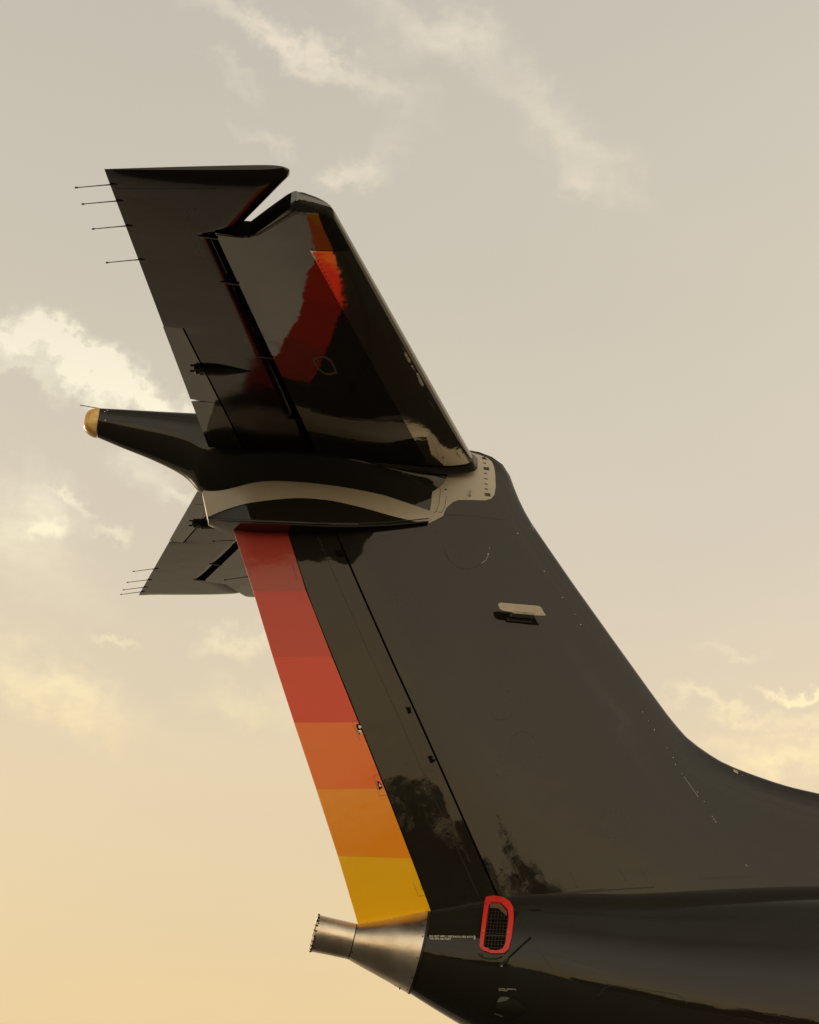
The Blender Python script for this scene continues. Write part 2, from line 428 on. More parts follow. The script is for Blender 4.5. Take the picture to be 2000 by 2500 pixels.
# ---- fin surface: half thickness as a function of place in the plane of symmetry
LE_PX = [(1148, 1101), (1190, 1113), (1222, 1132), (1243, 1160), (1258, 1198), (1272, 1232), (1292, 1270), (1340, 1340), (1400, 1427), (1500, 1567), (1600, 1706),
         (1640, 1760), (1675, 1800), (1715, 1832), (1760, 1860), (1800, 1878), (1860, 1900), (1920, 1920), (2000, 1938)]
LE = [(1.75, .27), (2.0, .265)] + [(p.x, p.z) for p in (uy(*q) for q in LE_PX)]
LE += [(6.2, -2.80), (7.5, -2.98), (9.5, -3.25), (12, -3.5)]
TEp = [(565, 1280), (618, 1443), (666, 1603), (718, 1764), (772, 1926), (825, 2090), (873, 2252)]
TE = [(p.x, p.z) for p in (uy(*q) for q in TEp)]
def pl_interp(poly, z):
    for a, b in zip(poly, poly[1:]):
        if a[1] >= z >= b[1]: return a[0]+(b[0]-a[0])*(z-a[1])/(b[1]-a[1])
    a, b = (poly[0], poly[1]) if z > poly[0][1] else (poly[-2], poly[-1])
    return a[0]+(b[0]-a[0])*(z-a[1])/(b[1]-a[1])
def dist_le(x, z):
    best = 9
    for a, b in zip(LE, LE[1:]):
        ax, az = a; bx, bz = b; dx, dz = bx-ax, bz-az; t = max(0, min(1, ((x-ax)*dx+(z-az)*dz)/(dx*dx+dz*dz)))
        best = min(best, math.hypot(x-ax-dx*t, z-az-dz*t))
    return best
def fin_y(x, z):
    T = .15+.025*max(0, min(1, (-z-.6)/3.2))+.10*max(0, min(1, (x-2.8)/3))*max(0, min(1, (-z-2.2)/1.4))
    w = .62+.5*max(0, min(1, (-z-1)/3))
    g = math.sqrt(max(0, 1-(1-min(dist_le(x, z)/w, 1))**2.0))
    g = g**.9
    a = .008+max(0, x-pl_interp(TE, z))*.125
    b = T*g
    k = .03; h = max(0, min(1, .5+.5*(b-a)/k))
    return max(.0015, b*(1-h)+a*h-k*h*(1-h))
def fin_pt(px, py, s=-1):
    p = uy(px, py, 0)
    for _ in range(6): p = uy(px, py, s*fin_y(p.x, p.z))
    return (p.x, p.z)
H1 = [fin_pt(*q) for q in [(697, 1278), (749, 1443), (812, 1603), (877, 1764), (941, 1926), (1006, 2096), (1054, 2224)]]
H2 = [fin_pt(*q) for q in [(812, 1278), (849, 1369), (951, 1600), (1014, 1738), (1067, 1856), (1140, 2020), (1214, 2188)]]
def curve(pts, t):
    n = len(pts)-1; return interp([(i/n, *p) for i, p in enumerate(pts)], t)
def resamp(pts, n):
    """even spacing by length"""
    L = [0]
    for a, b in zip(pts, pts[1:]): L.append(L[-1]+math.hypot(b[0]-a[0], b[1]-a[1]))
    P = [(l/L[-1], *p) for l, p in zip(L, pts)]
    return [interp(P, i/(n-1)) for i in range(n)]
def fin_panel(name, left, right, m, parent, us, cap_front=True, ext=0.0):
    """solid between two (x,z) curves (same number of rows), both faces of the fin"""
    nr = len(left); nu = len(us); vs = []; fs = []
    for s in (-1, 1):
        for (l, r_) in zip(left, right):
            for u in us:
                x = l[0]+(r_[0]-l[0])*u; z = l[1]+(r_[1]-l[1])*u; y = fin_y(x, z)
                vs.append((x, s*y, z))
    N = nr*nu
    for s in (0, 1):
        for i in range(nr-1):
            for j in range(nu-1):
                a = s*N+i*nu+j; q = (a, a+1, a+nu+1, a+nu); fs.append(q if s == 0 else q[::-1])
    for i in range(nr-1):
        a = i*nu; fs.append((a, a+nu, N+a+nu, N+a)); a = i*nu+nu-1; fs.append((a, N+a, N+a+nu, a+nu))
    for j in range(nu-1):
        fs.append((j, N+j, N+j+1, j+1)); a = (nr-1)*nu+j; fs.append((a, a+1, N+a+1, N+a))
    return mk(name, vs, fs, m, parent, merge=.0005, sharp=30)
def shift(pts, dx, dz=0): return [(p[0]+dx, p[1]+dz) for p in pts]

# fixed fin
NR = 90
tl = resamp([(H2[0][0]+.0, .0+H2[0][1]+.12)]+[(p[0]+.012, p[1]) for p in H2[1:]]+[(2.75, -4.05)], NR)
tr = resamp(LE+[(14, -3.9)], 400)
# spread rows: dense along the visible leading edge
vis = [p for p in LE]
def by_arc(pts, ts):
    L = [0]
    for a, b in zip(pts, pts[1:]): L.append(L[-1]+math.hypot(b[0]-a[0], b[1]-a[1]))
    P = [(l/L[-1], *p) for l, p in zip(L, pts)]
    return [interp(P, t) for t in ts]
left_rows = by_arc([(H2[0][0]+.012, H2[0][1]+.12)]+[(p[0]+.012, p[1]) for p in H2]+[(2.75, -4.02)], [i/(NR-1) for i in range(NR)])
rt = [(i/(NR-1)) for i in range(NR)]
right_rows = by_arc(LE, [t*.93+.07*t**6 if t < 1 else 1 for t in rt])
us = [0, .02, .06, .12, .2, .28, .36, .44, .52, .6, .67, .73, .785, .83, .87, .9, .925, .945, .96, .972, .982, .989, .994, .9975, .9992, 1]
fin = fin_panel('fin', left_rows, right_rows, M['paint'], PLANE, us)

# rudder: main panel and banded trailing tab
us2 = [i/10 for i in range(11)]
n = 40
rl = resamp([(p[0]+.005, p[1]) for p in H1]+[(H1[-1][0]+.035, H1[-1][1]-.05)], n); rr = resamp([(p[0]-.008, p[1]) for p in H2]+[(H2[-1][0]+.03, H2[-1][1]-.07)], n)
rudder = fin_panel('rudder', rl, rr, M['paint'], PLANE, us2)
tab = empty('rudder_tab'); tab.parent = PLANE
mb = MB()
for i in range(len(H1)-1):      # dark spar seen along the gap
    a, b = H1[i], H1[i+1]
mbs = MB()
def strip_between(A, B, depth):
    vs = []; fs = []
    k = len(A)
    for (a, b) in zip(A, B):
        y = max(.002, fin_y((a[0]+b[0])/2, (a[1]+b[1])/2)-depth)
        vs += [(a[0], -y, a[1]), (b[0], -y, b[1]), (b[0], y, b[1]), (a[0], y, a[1])]
    for i in range(k-1):
        a = i*4; b = a+4
        for q in range(4): fs.append((a+q, b+q, b+(q+1) % 4, a+(q+1) % 4))
    return vs, fs
v, f = strip_between(resamp([(p[0]-.03, p[1]) for p in H1], 20), resamp([(p[0]+.03, p[1]) for p in H1], 20), .012)
mk('hinge_spar', v, f, M['gap'], rudder)
v, f = strip_between(resamp([(p[0]-.04, p[1]) for p in H2], 20), resamp([(p[0]+.04, p[1]) for p in H2], 20), .016)
mk('hinge_spar', v, f, M['gap'], fin)
bandnames = ['rose red', 'crimson', 'vermilion', 'burnt orange', 'orange', 'amber']
divpx = [1280, 1443, 1603.5, 1764, 1926, 2090, 2252]
for i in range(6):
    A = []; B = []
    for k in range(9):
        t = k/8
        A.append(tuple(TE[i][j]+(TE[i+1][j]-TE[i][j])*t for j in (0, 1)))
        b = tuple(H1[i][j]+(H1[i+1][j]-H1[i][j])*t for j in (0, 1)); B.append((b[0]-.006, b[1]))
    g_ = .0006
    if i == 5: A[-1] = (A[-1][0]+.004, A[-1][1]-.012); B[-1] = (B[-1][0]+.012, B[-1][1]-.035)
    A = [(a[0], a[1]-(g_ if k == 0 else -g_ if k == 8 else 0)) for k, a in enumerate(A)]
    o = fin_panel('colour_band', A, B, M_ST[i], tab, us2)
    o['label'] = bandnames[i]+' painted band of the rudder'
TF = bvh(fin); TR = bvh(rudder); TT = bvh(*[c for c in tab.children]) if False else None
bands = [o for o in bpy.data.objects if o.name.startswith('colour_band')]
TT = bvh(*bands)

# ---- fuselage
FS = [  # x, centre z, radius z, radius y
    (1.95, -4.185, .325, .315), (2.2, -4.222, .423, .41), (2.5, -4.262, .538, .525), (2.8, -4.308, .632, .625), (3.2, -4.405, .76, .755), (3.7, -4.51, .895, .89),
    (4.3, -4.61, 1.06, 1.06), (5.0, -4.70, 1.22, 1.22), (5.8, -4.77, 1.345, 1.345), (6.8, -4.82, 1.41, 1.41), (8.5, -4.84, 1.44, 1.44), (12, -4.84, 1.44, 1.44)]
def loft(name, secs, m, parent, n=72, nx=8, caps=True, sup=1.0, merge=0, keel=0):
    vs = []; fs = []; xs = []
    for i in range(len(secs)-1):
        for k in range(nx): xs.append(secs[i][0]+(secs[i+1][0]-secs[i][0])*k/nx)
    xs.append(secs[-1][0])
    for x in xs:
        cz, rz, ry = interp(secs, x)[:3]
        sh = interp(secs, x)[3] if len(secs[0]) > 4 else 0
        for k in range(n):
            a = 2*math.pi*k/n; c, s = math.cos(a), math.sin(a)
            e = sup if s >= 0 or not keel else sup+(keel-sup)*min(1, -s*3)
            vs.append((x+sh*s*rz, ry*math.copysign(abs(c)**e, c), cz+rz*math.copysign(abs(s)**e, s)))
    for i in range(len(xs)-1):
        for k in range(n): fs.append((i*n+k, i*n+(k+1) % n, (i+1)*n+(k+1) % n, (i+1)*n+k))
    if caps: fs.append(tuple(range(n))); fs.append(tuple((len(xs)-1)*n+k for k in range(n))[::-1])
    return mk(name, vs, fs, m, parent, merge=merge)
def bodysecs():
    return FS
# tilted joint planes of the exhaust: x grows with height (shear)
fus = loft('fuselage', [(a+.055, b, c, d, .19*max(0, 1-(a-1.95)/.9)) for a, b, c, d in FS], M['paint'], PLANE, 96, 8)
cone = loft('tail_cone', [(1.468, -4.14, .142, .138, .18), (1.6, -4.153, .187, .182, .185), (1.8, -4.168, .258, .25, .19), (2.0, -4.186, .329, .319, .19)], M['steel'], PLANE, 72, 6)
pipe = empty('exhaust_pipe'); pipe.parent = PLANE
def ring_shell(name, secs, th, m, parent, n=64):
    vs = []; fs = []; k_ = len(secs)
    for (rr_) in (0, th):
        for (x, cz, rz, ry, sh) in secs:
            for k in range(n):
                a = 2*math.pi*k/n; vs.append((x+sh*math.sin(a)*rz, (ry-rr_)*math.cos(a), cz+(rz-rr_)*math.sin(a)))
    for L_ in (0, 1):
        for i in range(k_-1):
            for k in range(n):
                b0 = L_*k_*n; q = (b0+i*n+k, b0+i*n+(k+1) % n, b0+(i+1)*n+(k+1) % n, b0+(i+1)*n+k); fs.append(q)
    for k in range(n):
        fs.append((k, (k+1) % n, k_*n+(k+1) % n, k_*n+k))
        b0 = (k_-1)*n; fs.append((b0+k, b0+(k+1) % n, k_*n+b0+(k+1) % n, k_*n+b0+k))
    return mk(name, vs, fs, m, parent)
ring_shell('pipe_wall', [(1.150, -4.09, .146, .142, .17), (1.3, -4.112, .143, .139, .175), (1.46, -4.137, .142, .138, .18)], .006, M['steel'], pipe)
ring_shell('pipe_joint', [(1.458, -4.138, .1405, .1365, .18), (1.470, -4.14, .1405, .1365, .18)], .01, M['seam'], pipe)
mb = MB()
for k in range(22):
    a = 2*math.pi*k/22; c = Vector((1.148+.17*math.sin(a)*.146, .146*math.cos(a), -4.09+.15*math.sin(a)))
    rd = Vector((0, math.cos(a), math.sin(a))); mb.box(c+Vector((.008, 0, 0)), Vector((.009, 0, 0)), rd*.0022, Vector((0, -math.sin(a), math.cos(a)))*.006)
mb.each('rim_clip', M['dsteel'], pipe)
loft('cone_band', [(1.993, -4.186, .3285, .3185, .19), (2.012, -4.19, .334, .324, .19)], M['seam'], PLANE, 72, 2)
TB = bvh(fus); TC = bvh(cone); TP = bvh([o for o in bpy.data.objects if o.name == 'pipe_wall'][0])

# ---- horizontal tail
HS = 4.455; DIH = .017; Z0 = .05
lep = [(852, 580), (1020, 887), (1148, 1107)]
def stab_plane_pt(px, py, dz=0.0):   # near side lies on plane z = Z0 + DIH*(-y)
    return on_plane(px, py, (0, DIH, 1), Z0+dz)
_a = stab_plane_pt(852, 580); _b = stab_plane_pt(1148, 1107)
kL = (_b.x-_a.x)/(-_a.y+_b.y); xL = _a.x+kL*(-_a.y)
def x_le(y): return xL-kL*y
def x_te(y): return -.177*y
def x_h(y): return .931-.275*y
CT = .101
def foil(x, y):
    c = x_le(y)-x_te(y); q = max(0, min(1, (x_le(y)-x)/c))
    if q < .25: return foil(x_le(y)-.2501*c, y)*(1-(1-q/.25)**2.6)**(1/2.4)
    return 5*CT*c*(.2969*math.sqrt(q)-.126*q-.3516*q*q+.2843*q**3-.1015*q**4)*.92
TAN = .135; DEL = math.atan(TAN)
def el_map(x, y, t, s):
    h = x_h(y); d = h-x
    return Vector((h-math.cos(DEL)*d+t*math.sin(DEL)*-1*0, s*y, Z0+DIH*y-math.sin(DEL)*d+t*math.cos(DEL)))
def st_map(x, y, t, s): return Vector((x, s*y, Z0+DIH*y+t))
_h0, _h1 = el_map(x_h(1), 1, 0, -1), el_map(x_h(4), 4, 0, -1); _t0 = el_map(x_h(1)-1, 1, 0, -1)
EN = (_h1-_h0).cross(_t0-_h0).normalized(); ED = EN.dot(_h0)
def el_px(px, py):    # photo point on the near elevator's mid plane -> (x in flat coordinates, span)
    p = on_plane(px, py, EN, ED); y = -p.y; return x_h(y)-(x_h(y)-p.x)/math.cos(DEL), y
hornF = el_px(712, 420); hornB = el_px(592, 540)
tA = el_px(452, 802); tB = el_px(590, 1072)
tk = (tB[0]-tA[0])/(tB[1]-tA[1])
def x_tab(y): return tA[0]+tk*(y-tA[1])
YT1, YT0 = 2.41, 1.18
YG = 3.80
A_ = stab_plane_pt(722, 492); B_ = stab_plane_pt(610, 561)
print('horn', hornF, hornB, 'tab', tA, tB, 'A', A_, 'B', B_, 'LE', xL, kL)
YA, XA = -A_.y+.07, A_.x; YB, XB = -B_.y, B_.x

def wing(name, stations, half, mp_, s, m, parent, nx=26, front_w=.5, merge=.0004, sharp=30):
    vs = []; fs = []; ns = len(stations)
    us_ = [0.5-.5*math.cos(math.pi*i/(nx-1)) for i in range(nx)]
    us_ = [u**.75 if False else u for u in us_]
    for sg in (-1, 1):
        for (y, xa, xf, *ex) in stations:
            sc_ = ex[0] if ex else 1
            for u in us_:
                x = xa+(xf-xa)*u; vs.append(mp_(x, y, sg*half(x, y, xf)*sc_, s))
    N = ns*nx
    for g in (0, 1):
        for i in range(ns-1):
            for j in range(nx-1):
                a = g*N+i*nx+j; fs.append((a, a+1, a+nx+1, a+nx))
    for i in range(ns-1):
        a = i*nx; fs.append((a, a+nx, N+a+nx, N+a)); a = i*nx+nx-1; fs.append((a, N+a, N+a+nx, a+nx))
    for j in range(nx-1):
        fs.append((j, N+j, N+j+1, j+1)); a = (ns-1)*nx+j; fs.append((a, a+1, N+a+1, N+a))
    return mk(name, vs, fs, m, parent, merge=merge, sharp=sharp)
def half_st(x, y, xf):
    k = 1 if y < 4.12 else math.sqrt(max(.12, 1-(1-min(1, max(xf-x, 0)/.07))**2))
    return max(.001, foil(x, y)*k)
def half_el(x, y, xf):
    r = .075 if y < YG else .16
    return max(.0015, foil(x, y) if y < YG else max(foil(x, y), .0))*math.sqrt(max(0.0, 1-(1-min(max(xf-x, 0)/r, 1))**2))+.001
def frange(a, b, n): return [a+(b-a)*i/(n-1) for i in range(n)]
AFT = .045      # the fixed part ends this far ahead of the hinge line
SEALY = .30
# leading edge skin boundary on the underside, metres behind the leading edge (same both sides)
_c1 = stab_plane_pt(757, 604, -.05); _c2 = stab_plane_pt(1058, 1152, -.09)
def le_back(y):
    t = (y+_c1.y)/(-_c2.y+_c1.y) if False else (y-(-_c1.y))/((-_c2.y)-(-_c1.y))
    return (x_le(-_c1.y)-_c1.x)*(1-t)+(x_le(-_c2.y)-_c2.x)*t
YC = -_c1.y
print('LE skin', le_back(YC), le_back(.3), YC)
trees_near = {}
for s in (-1, 1):
    side = 'near' if s < 0 else 'far'
    st_ys = frange(.10, YG-.02, 30)
    stations = [(y, x_h(y)+AFT, x_le(y)) for y in st_ys]
    # outboard end: rear edge steps forward along the cut-out, leading edge rounds off
    for t in frange(0, 1, 7):
        y = YG-.02+(YB-YG+.02)*t
        stations.append((y, x_h(y)+AFT+(XB-x_h(YB)-AFT)*t**1.5, x_le(y)))
    YC2 = -stab_plane_pt(812, 506).y
    print('YC2', YC2, x_le(YC2), stab_plane_pt(812, 506))
    def xfr(y): return x_le(y) if y <= YC2 else XA+.03+(x_le(YC2)-XA-.03)*(1-((y-YC2)/(YA-YC2))**1.35)
    for t in frange(.06, 1, 18):
        y = YB+(YA-YB)*t
        xa = XB+(XA-XB)*t
        stations.append((y, xa, max(xfr(y), xa+.01), 1-.25*max(0, (t-.8)/.2)))
    stab = wing('stabiliser', stations, half_st, st_map, s, M['skin'], PLANE, nx=34)
    stab.data.materials.append(M['gap'])  # aft and cut-out walls blackened, recess shade put into the colour
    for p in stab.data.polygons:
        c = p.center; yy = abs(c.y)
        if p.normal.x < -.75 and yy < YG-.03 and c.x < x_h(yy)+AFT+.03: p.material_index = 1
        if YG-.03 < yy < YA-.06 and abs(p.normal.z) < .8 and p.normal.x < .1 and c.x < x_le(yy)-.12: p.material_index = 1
    if 0: print('walls', sum(p.material_index for p in stab.data.polygons), YA, YB, [(round(p.center.x,2), round(p.center.y,2), [round(q,2) for q in p.normal]) for p in stab.data.polygons if YG < abs(p.center.y) < YA and p.area > .002 and abs(p.normal.z) < .9][:14])
    stab['label'] = ('near' if s < 0 else 'far')+' half of the horizontal tail'
    # elevator
    est = [(y, x_tab(y)+.004, x_h(y)) for y in frange(.16, YT1, 18)]
    est += [(y, x_te(y), x_h(y)) for y in frange(YT1+.0006, YG-.04, 14)]
    def fr(y):
        if y <= hornB[1]:
            t = max(0, (y-(YG-.04))/(hornB[1]-YG+.04)); return x_h(YG)+(hornB[0]-x_h(YG))*t**.8
        t = (y-hornB[1])/(hornF[1]-hornB[1]); return hornB[0]+(hornF[0]-hornB[0])*t
    for y in frange(YG-.035, hornB[1], 4)[0:]: est.append((y, x_te(y), fr(y)))
    for t in frange(.06, 1, 16):
        y = hornB[1]+(HS-hornB[1])*t
        k = max(0, (t-.72)/.28); est.append((y, x_te(y), fr(min(y, hornF[1]))-.06*max(0, (t-.86)/.14)**2.5, math.sqrt(max(.02, 1-k**2.6*.93))))
    el = wing('elevator', est, half_el, el_map, s, M['elev'], PLANE, nx=30)
    el['label'] = side+' elevator'
    # tabs
    for (y0, y1, w0, w1) in (((YT0+.004, YT1-.002, .034, .0) if s < 0 else (YT0+.003, YT1-.004, .006, .036)), (.30, YT0-.003, 0.0, .004)):
        vs_st = []
        rows = 14; nu = 9
        vs = []; fs = []
        for sg in (-1, 1):
            for i in range(rows):
                t = i/(rows-1)
                for j in range(nu):
                    u = j/(nu-1)            # 0 trailing edge, 1 at the tab hinge
                    ya = y0+w0*(1-u)**2.2; yb = y1-w1*(1-u)**2.2; y = ya+(yb-ya)*t
                    x = x_te(y)-.006+(x_tab(y)-.012-x_te(y)+.006)*u
                    vs.append(el_map(x, y, sg*max(.0015, foil(x, y)), s))
        N = rows*nu
        for g in (0, 1):
            for i in range(rows-1):
                for j in range(nu-1): a = g*N+i*nu+j; fs.append((a, a+1, a+nu+1, a+nu))
        for i in range(rows-1):
            a = i*nu; fs.append((a, a+nu, N+a+nu, N+a)); a += nu-1; fs.append((a, N+a, N+a+nu, a+nu))
        for j in range(nu-1): fs.append((j, N+j, N+j+1, j+1)); a = (rows-1)*nu+j; fs.append((a, a+1, N+a+1, N+a))
        mk('trim_tab', vs, fs, M['skin'], el, sharp=30)
    vs = []; fs = []
    for y in frange(.28, YT1+.003, 12):
        for (dx, k) in ((-.035, -.55), (.03, -.55), (.03, .55), (-.035, .55)): vs.append(el_map(x_tab(y)+dx, y, k*foil(x_tab(y), y), s))
    for i in range(11): a = i*4; fs += [(a+q, a+4+q, a+4+(q+1) % 4, a+(q+1) % 4) for q in range(4)]
    mk('tab_gap_filler', vs, fs, M['gap'], el)  # dark filler put in so the tab gap reads as shade, not sky
    # spar seen in the hinge gap
    vs = []; fs = []
    for y in frange(.12, YG-.05, 12):
        for (dx, dz) in ((-.01, -.045), (.05, -.045), (.05, .045), (-.01, .045)):
            k = foil(x_h(y), y)/.06*.8; vs.append((x_h(y)+dx, s*y, Z0+DIH*y+dz*k))
    for i in range(11):
        a = i*4; fs += [(a+q, a+4+q, a+4+(q+1) % 4, a+(q+1) % 4) for q in range(4)]
    mk('hinge_spar', vs, fs, M['gap'], stab)
    # hinge fittings
    for yy in (.95, 2.02, 3.12, 3.72):
        b_ = MB(); p = st_map(x_h(yy), yy, -foil(x_h(yy), yy), s)
        b_.box(p+Vector((-.02, 0, .0)), Vector((.07, 0, -.003)), Vector((0, .007, 0)), Vector((0, 0, .012)))
        b_.tube([p+Vector((-.02, -.016, .0)), p+Vector((-.02, .016, .0))], .010, 8)
        b_.build('hinge_fitting', M['dsteel'], stab)
    # dark rubber seal where the stabiliser meets the fin
    vs = []; fs = []; prof = []
    for u in frange(0, 1, 40): x = x_h(.24)+.3+(x_le(.24)-x_h(.24)-.3)*(math.sin(u*math.pi/2)); prof.append((x, -foil(x, .24)))
    for u in frange(1, 0, 40)[1:]: x = x_h(.24)+.3+(x_le(.24)-x_h(.24)-.3)*(math.sin(u*math.pi/2)); prof.append((x, foil(x, .24)))
    for (y, o_) in ((.185, .028), (.20, .034), (.25, .018), (.275, .002)):
        for (x, t) in prof:
            vs.append((x-kL*(y-.24)+o_*.8*max(0, (x-x_h(.24))/1.6)**3, s*y, Z0+t+math.copysign(o_, t)))
    np_ = len(prof)
    for i in range(3):
        for k in range(np_-1): a = i*np_+k; fs.append((a, a+1, a+np_+1, a+np_))
    mk('root_seal', vs, fs, M['matt'], stab)
    # polished leading edge skin (a shell a hair proud of the stabiliser)
    vs = []; fs = []; ys = frange(.30, YC, 26); nn = 30
    for y in ys:
        w = le_back(y); pr = []
        for i in range(nn):
            q = -1+.72*i/(nn-1); x = x_le(y)-w*abs(q)**2; t = foil(x, y)*(-1 if q < 0 else 1)
            pr.append(Vector((x, t)))
        for i, p in enumerate(pr):
            a = pr[max(i-1, 0)]; b = pr[min(i+1, nn-1)]; d = (b-a); nrm = Vector((d.y, -d.x)).normalized()
            if nrm.x < 0 and abs(q) < 9: pass
            out = Vector((nrm.x, nrm.y))
            if (out.y*p.y < 0) or (abs(p.y) < 1e-5 and out.x < 0): out = -out
            vs.append((p.x+out.x*.0025, s*y, Z0+DIH*y+p.y+out.y*.0025))
    for i in range(len(ys)-1):
        for k in range(nn-1): a = i*nn+k; fs.append((a, a+1, a+nn+1, a+nn))
    lesk = mk('leading_edge', vs, fs, M['metalLE'], stab, sharp=60)
    lesk['label'] = 'polished metal leading edge'
    # tab actuator fairing: spindle with a knuckle at the tab hinge
    ya = (YT0+YT1)/2-.03
    b_ = MB(); pts = []; rd = []
    for u in frange(0, 1, 14):
        x = x_tab(ya)+.015+u*.44; pts.append(el_map(x, ya, -foil(x, ya)-.012*(1-u)+.006, s)); rd.append(.004+.046*math.sin(math.pi*min(1, (u+.12)/1.0)**.55)*(1-u*.25))
    b_.tube(pts, rd, 14); b_.build('actuator_fairing', M['black'], el)
    b_ = MB(); p0 = el_map(x_tab(ya), ya, -foil(x_tab(ya), ya)-.01, s)
    for (dx, dy, dz, r) in ((-.02, .022, 0, .034), (-.02, -.022, 0, .034), (-.055, .0, -.008, .03), (.02, 0, -.01, .036)):
        b_.tube([p0+Vector((dx-.025, dy, dz)), p0+Vector((dx-.01, dy, dz)), p0+Vector((dx+.015, dy, dz)), p0+Vector((dx+.028, dy, dz))], [r*.5, r, r, r*.55], 10)
    b_.tube([p0+Vector((-.05, -.05, -.012)), p0+Vector((-.05, .05, -.012))], .008, 6)
    b_.tube([p0+Vector((.0, 0, -.02)), p0+Vector((-.11, 0, -.018))], .009, 6)
    b_.build('tab_hinge', M['black'], el)
    # static wicks on the trailing edge
    for yy in (4.29, 4.10, 3.80, 3.37):
        b_ = MB(); p = el_map(x_te(yy)+.02, yy, -.006, s)
        b_.box(p+Vector((.01, 0, 0)), Vector((.02, 0, .003)), Vector((0, .006, 0)), Vector((0, 0, .004)))
        b_.tube([p, p+Vector((-.05, 0, -.010)), p+Vector((-.235, 0, -.052))], [.0055, .0038, .003], 6)
        b_.tube([p+Vector((-.222, 0, -.049)), p+Vector((-.24, 0, -.053))], .006, 6)
        b_.build('static_wick', M['wick'], el)
    trees_near[s] = (stab, el, lesk)
def refl(px, py, tree, Y=-75):
    p, n_ = hit(tree, px, py); d = ray(px, py); r = d-n_*2*d.dot(n_); t = (Y-p.y)/r.y; return [round(v, 1) for v in (p+r*t)]
print('refl fin', refl(1235, 2060, TF), refl(1265, 2140, TF), refl(1200, 2000, TF), refl(1450, 2150, TF), 'rud', refl(1000, 1900, TR), refl(960, 1850, TR), refl(1080, 2000, TR), refl(1150, 2150, TR), 'fin top', refl(1300, 1500, TF))
TS = bvh(trees_near[-1][0], trees_near[-1][2]); TE_ = bvh(trees_near[-1][1]); TSf = bvh(trees_near[1][0]); TEf = bvh(trees_near[1][1])

# ---- bullet fairing at the top
def z_at(px, py, y=0): p = uy(px, py, y); return p.x, p.z
bot = [z_at(*q) for q in ((240, 1071), (300, 1093), (370, 1121), (430, 1150), (460, 1171), (487, 1199))]
BS = [(-1.035, .193, .132, .115)]
topl = lambda x: .325+.022*(x+1.03)
def bsec(x, zb, hw): zt = topl(x); return (x, (zt+zb)/2, (zt-zb)/2, hw)
for (x, zb), hw in zip(bot[1:], (.15, .185, .225, .25, .27)): BS.append(bsec(x, zb, hw))
for px, py, hw in ((560, 1193, .29), (640, 1188, .31), (720, 1189, .32), (800, 1197, .32), (880, 1211, .285), (960, 1232, .235), (1052, 1256, .178)):
    p = uy(px, py, -hw*.55); BS.append(bsec(p.x, p.z-.045, hw))
BS.append((2.12, -.10, .30, .12))
bul = empty('tail_bullet'); bul.parent = PLANE
bsh = loft('fairing_shell', BS, M['paint'], bul, 64, 6, sup=.82, keel=1.15)
# frosted lamp at the aft end
vs = []; fs = []; n = 48; rings = 12
for i in range(rings+1):
    a = math.pi/2*i/rings; k = math.cos(a)**.62
    for j in range(n):
        t = 2*math.pi*j/n; c, s_ = math.cos(t), math.sin(t)
        vs.append((-1.037-.128*math.sin(a)+.07*s_*.13*k, .113*k*math.copysign(abs(c)**.82, c), .193+.130*k*math.copysign(abs(s_)**.82, s_)+.012*math.sin(a)))
for i in range(rings):
    for j in range(n): fs.append((i*n+j, i*n+(j+1) % n, (i+1)*n+(j+1) % n, (i+1)*n+j))
fs.append(tuple(range(n)))
mk('tail_lamp', vs, fs, M['lens'], bul, merge=.0005)
mbb = MB()
TBu = bvh(bsh)
ribbon(mbb, TBu, [(247, 998), (236, 1066)], .006); ribbon(mbb, TBu, [(256, 999), (243, 1072)], .003)
ribbon(mbb, TBu, spline2([(262, 1012), (350, 1017), (480, 1030)], 4), .004)
ribbon(mbb, TBu, [(248, 1032), (262, 1027), (360, 1031)], .006)
ribbon(mbb, TBu, [(262, 1004), (360, 1010), (480, 1022)], .003)
mbb.each('panel_seam', M['seam'], bul)
b_ = MB(); dots(b_, TBu, [(256, 1005), (238, 1038), (257, 1026), (262, 1002)], .006)
b_.each('screw', M['scratch'], bul)
b_ = MB(); p = uy(242, 997); b_.tube([p+Vector((.06, 0, -.012)), p, uy(195, 989)], [.006, .004, .0035], 6); b_.build('static_wick', M['wick'], bul)

# ---- fixed fairing on top of the fin (light band with dark lower side)
band_top = [(495, 1203), (560, 1192), (640, 1186), (720, 1187), (800, 1194), (880, 1208), (960, 1229), (1060, 1257)]
arch = [(507, 1262), (560, 1241), (620, 1226), (720, 1216), (800, 1221), (880, 1238), (960, 1260), (1040, 1279)]
lowr = [(510, 1272), (560, 1277), (620, 1280), (720, 1284), (800, 1288), (880, 1288), (960, 1284), (1046, 1276)]
HWF = [.045, .135, .225, .24, .235, .215, .195, .178]
cap = empty('fin_cap'); cap.parent = PLANE
def strip_surface(name, rows, m, parent, close_top=True, extra=None):
    """rows: list of lists of 3D points on the near side, mirrored to the far side and closed"""
    nr = len(rows); nc = len(rows[0]); vs = []; fs = []
    for s in (1, -1):
        for r_ in rows:
            for p in r_: vs.append((p[0], p[1]*s, p[2]))
    N = nr*nc
    for g in (0, 1):
        for i in range(nr-1):
            for j in range(nc-1): a = g*N+i*nc+j; fs.append((a, a+1, a+nc+1, a+nc))
    for j in range(nc-1): fs.append((j, N+j, N+j+1, j+1)); a = (nr-1)*nc+j; fs.append((a, a+1, N+a+1, N+a))
    for i in range(nr-1): a = i*nc; fs.append((a, a+nc, N+a+nc, N+a)); a += nc-1; fs.append((a, N+a, N+a+nc, a+nc))
    return mk(name, vs, fs, m, parent, sharp=28)
K = 6
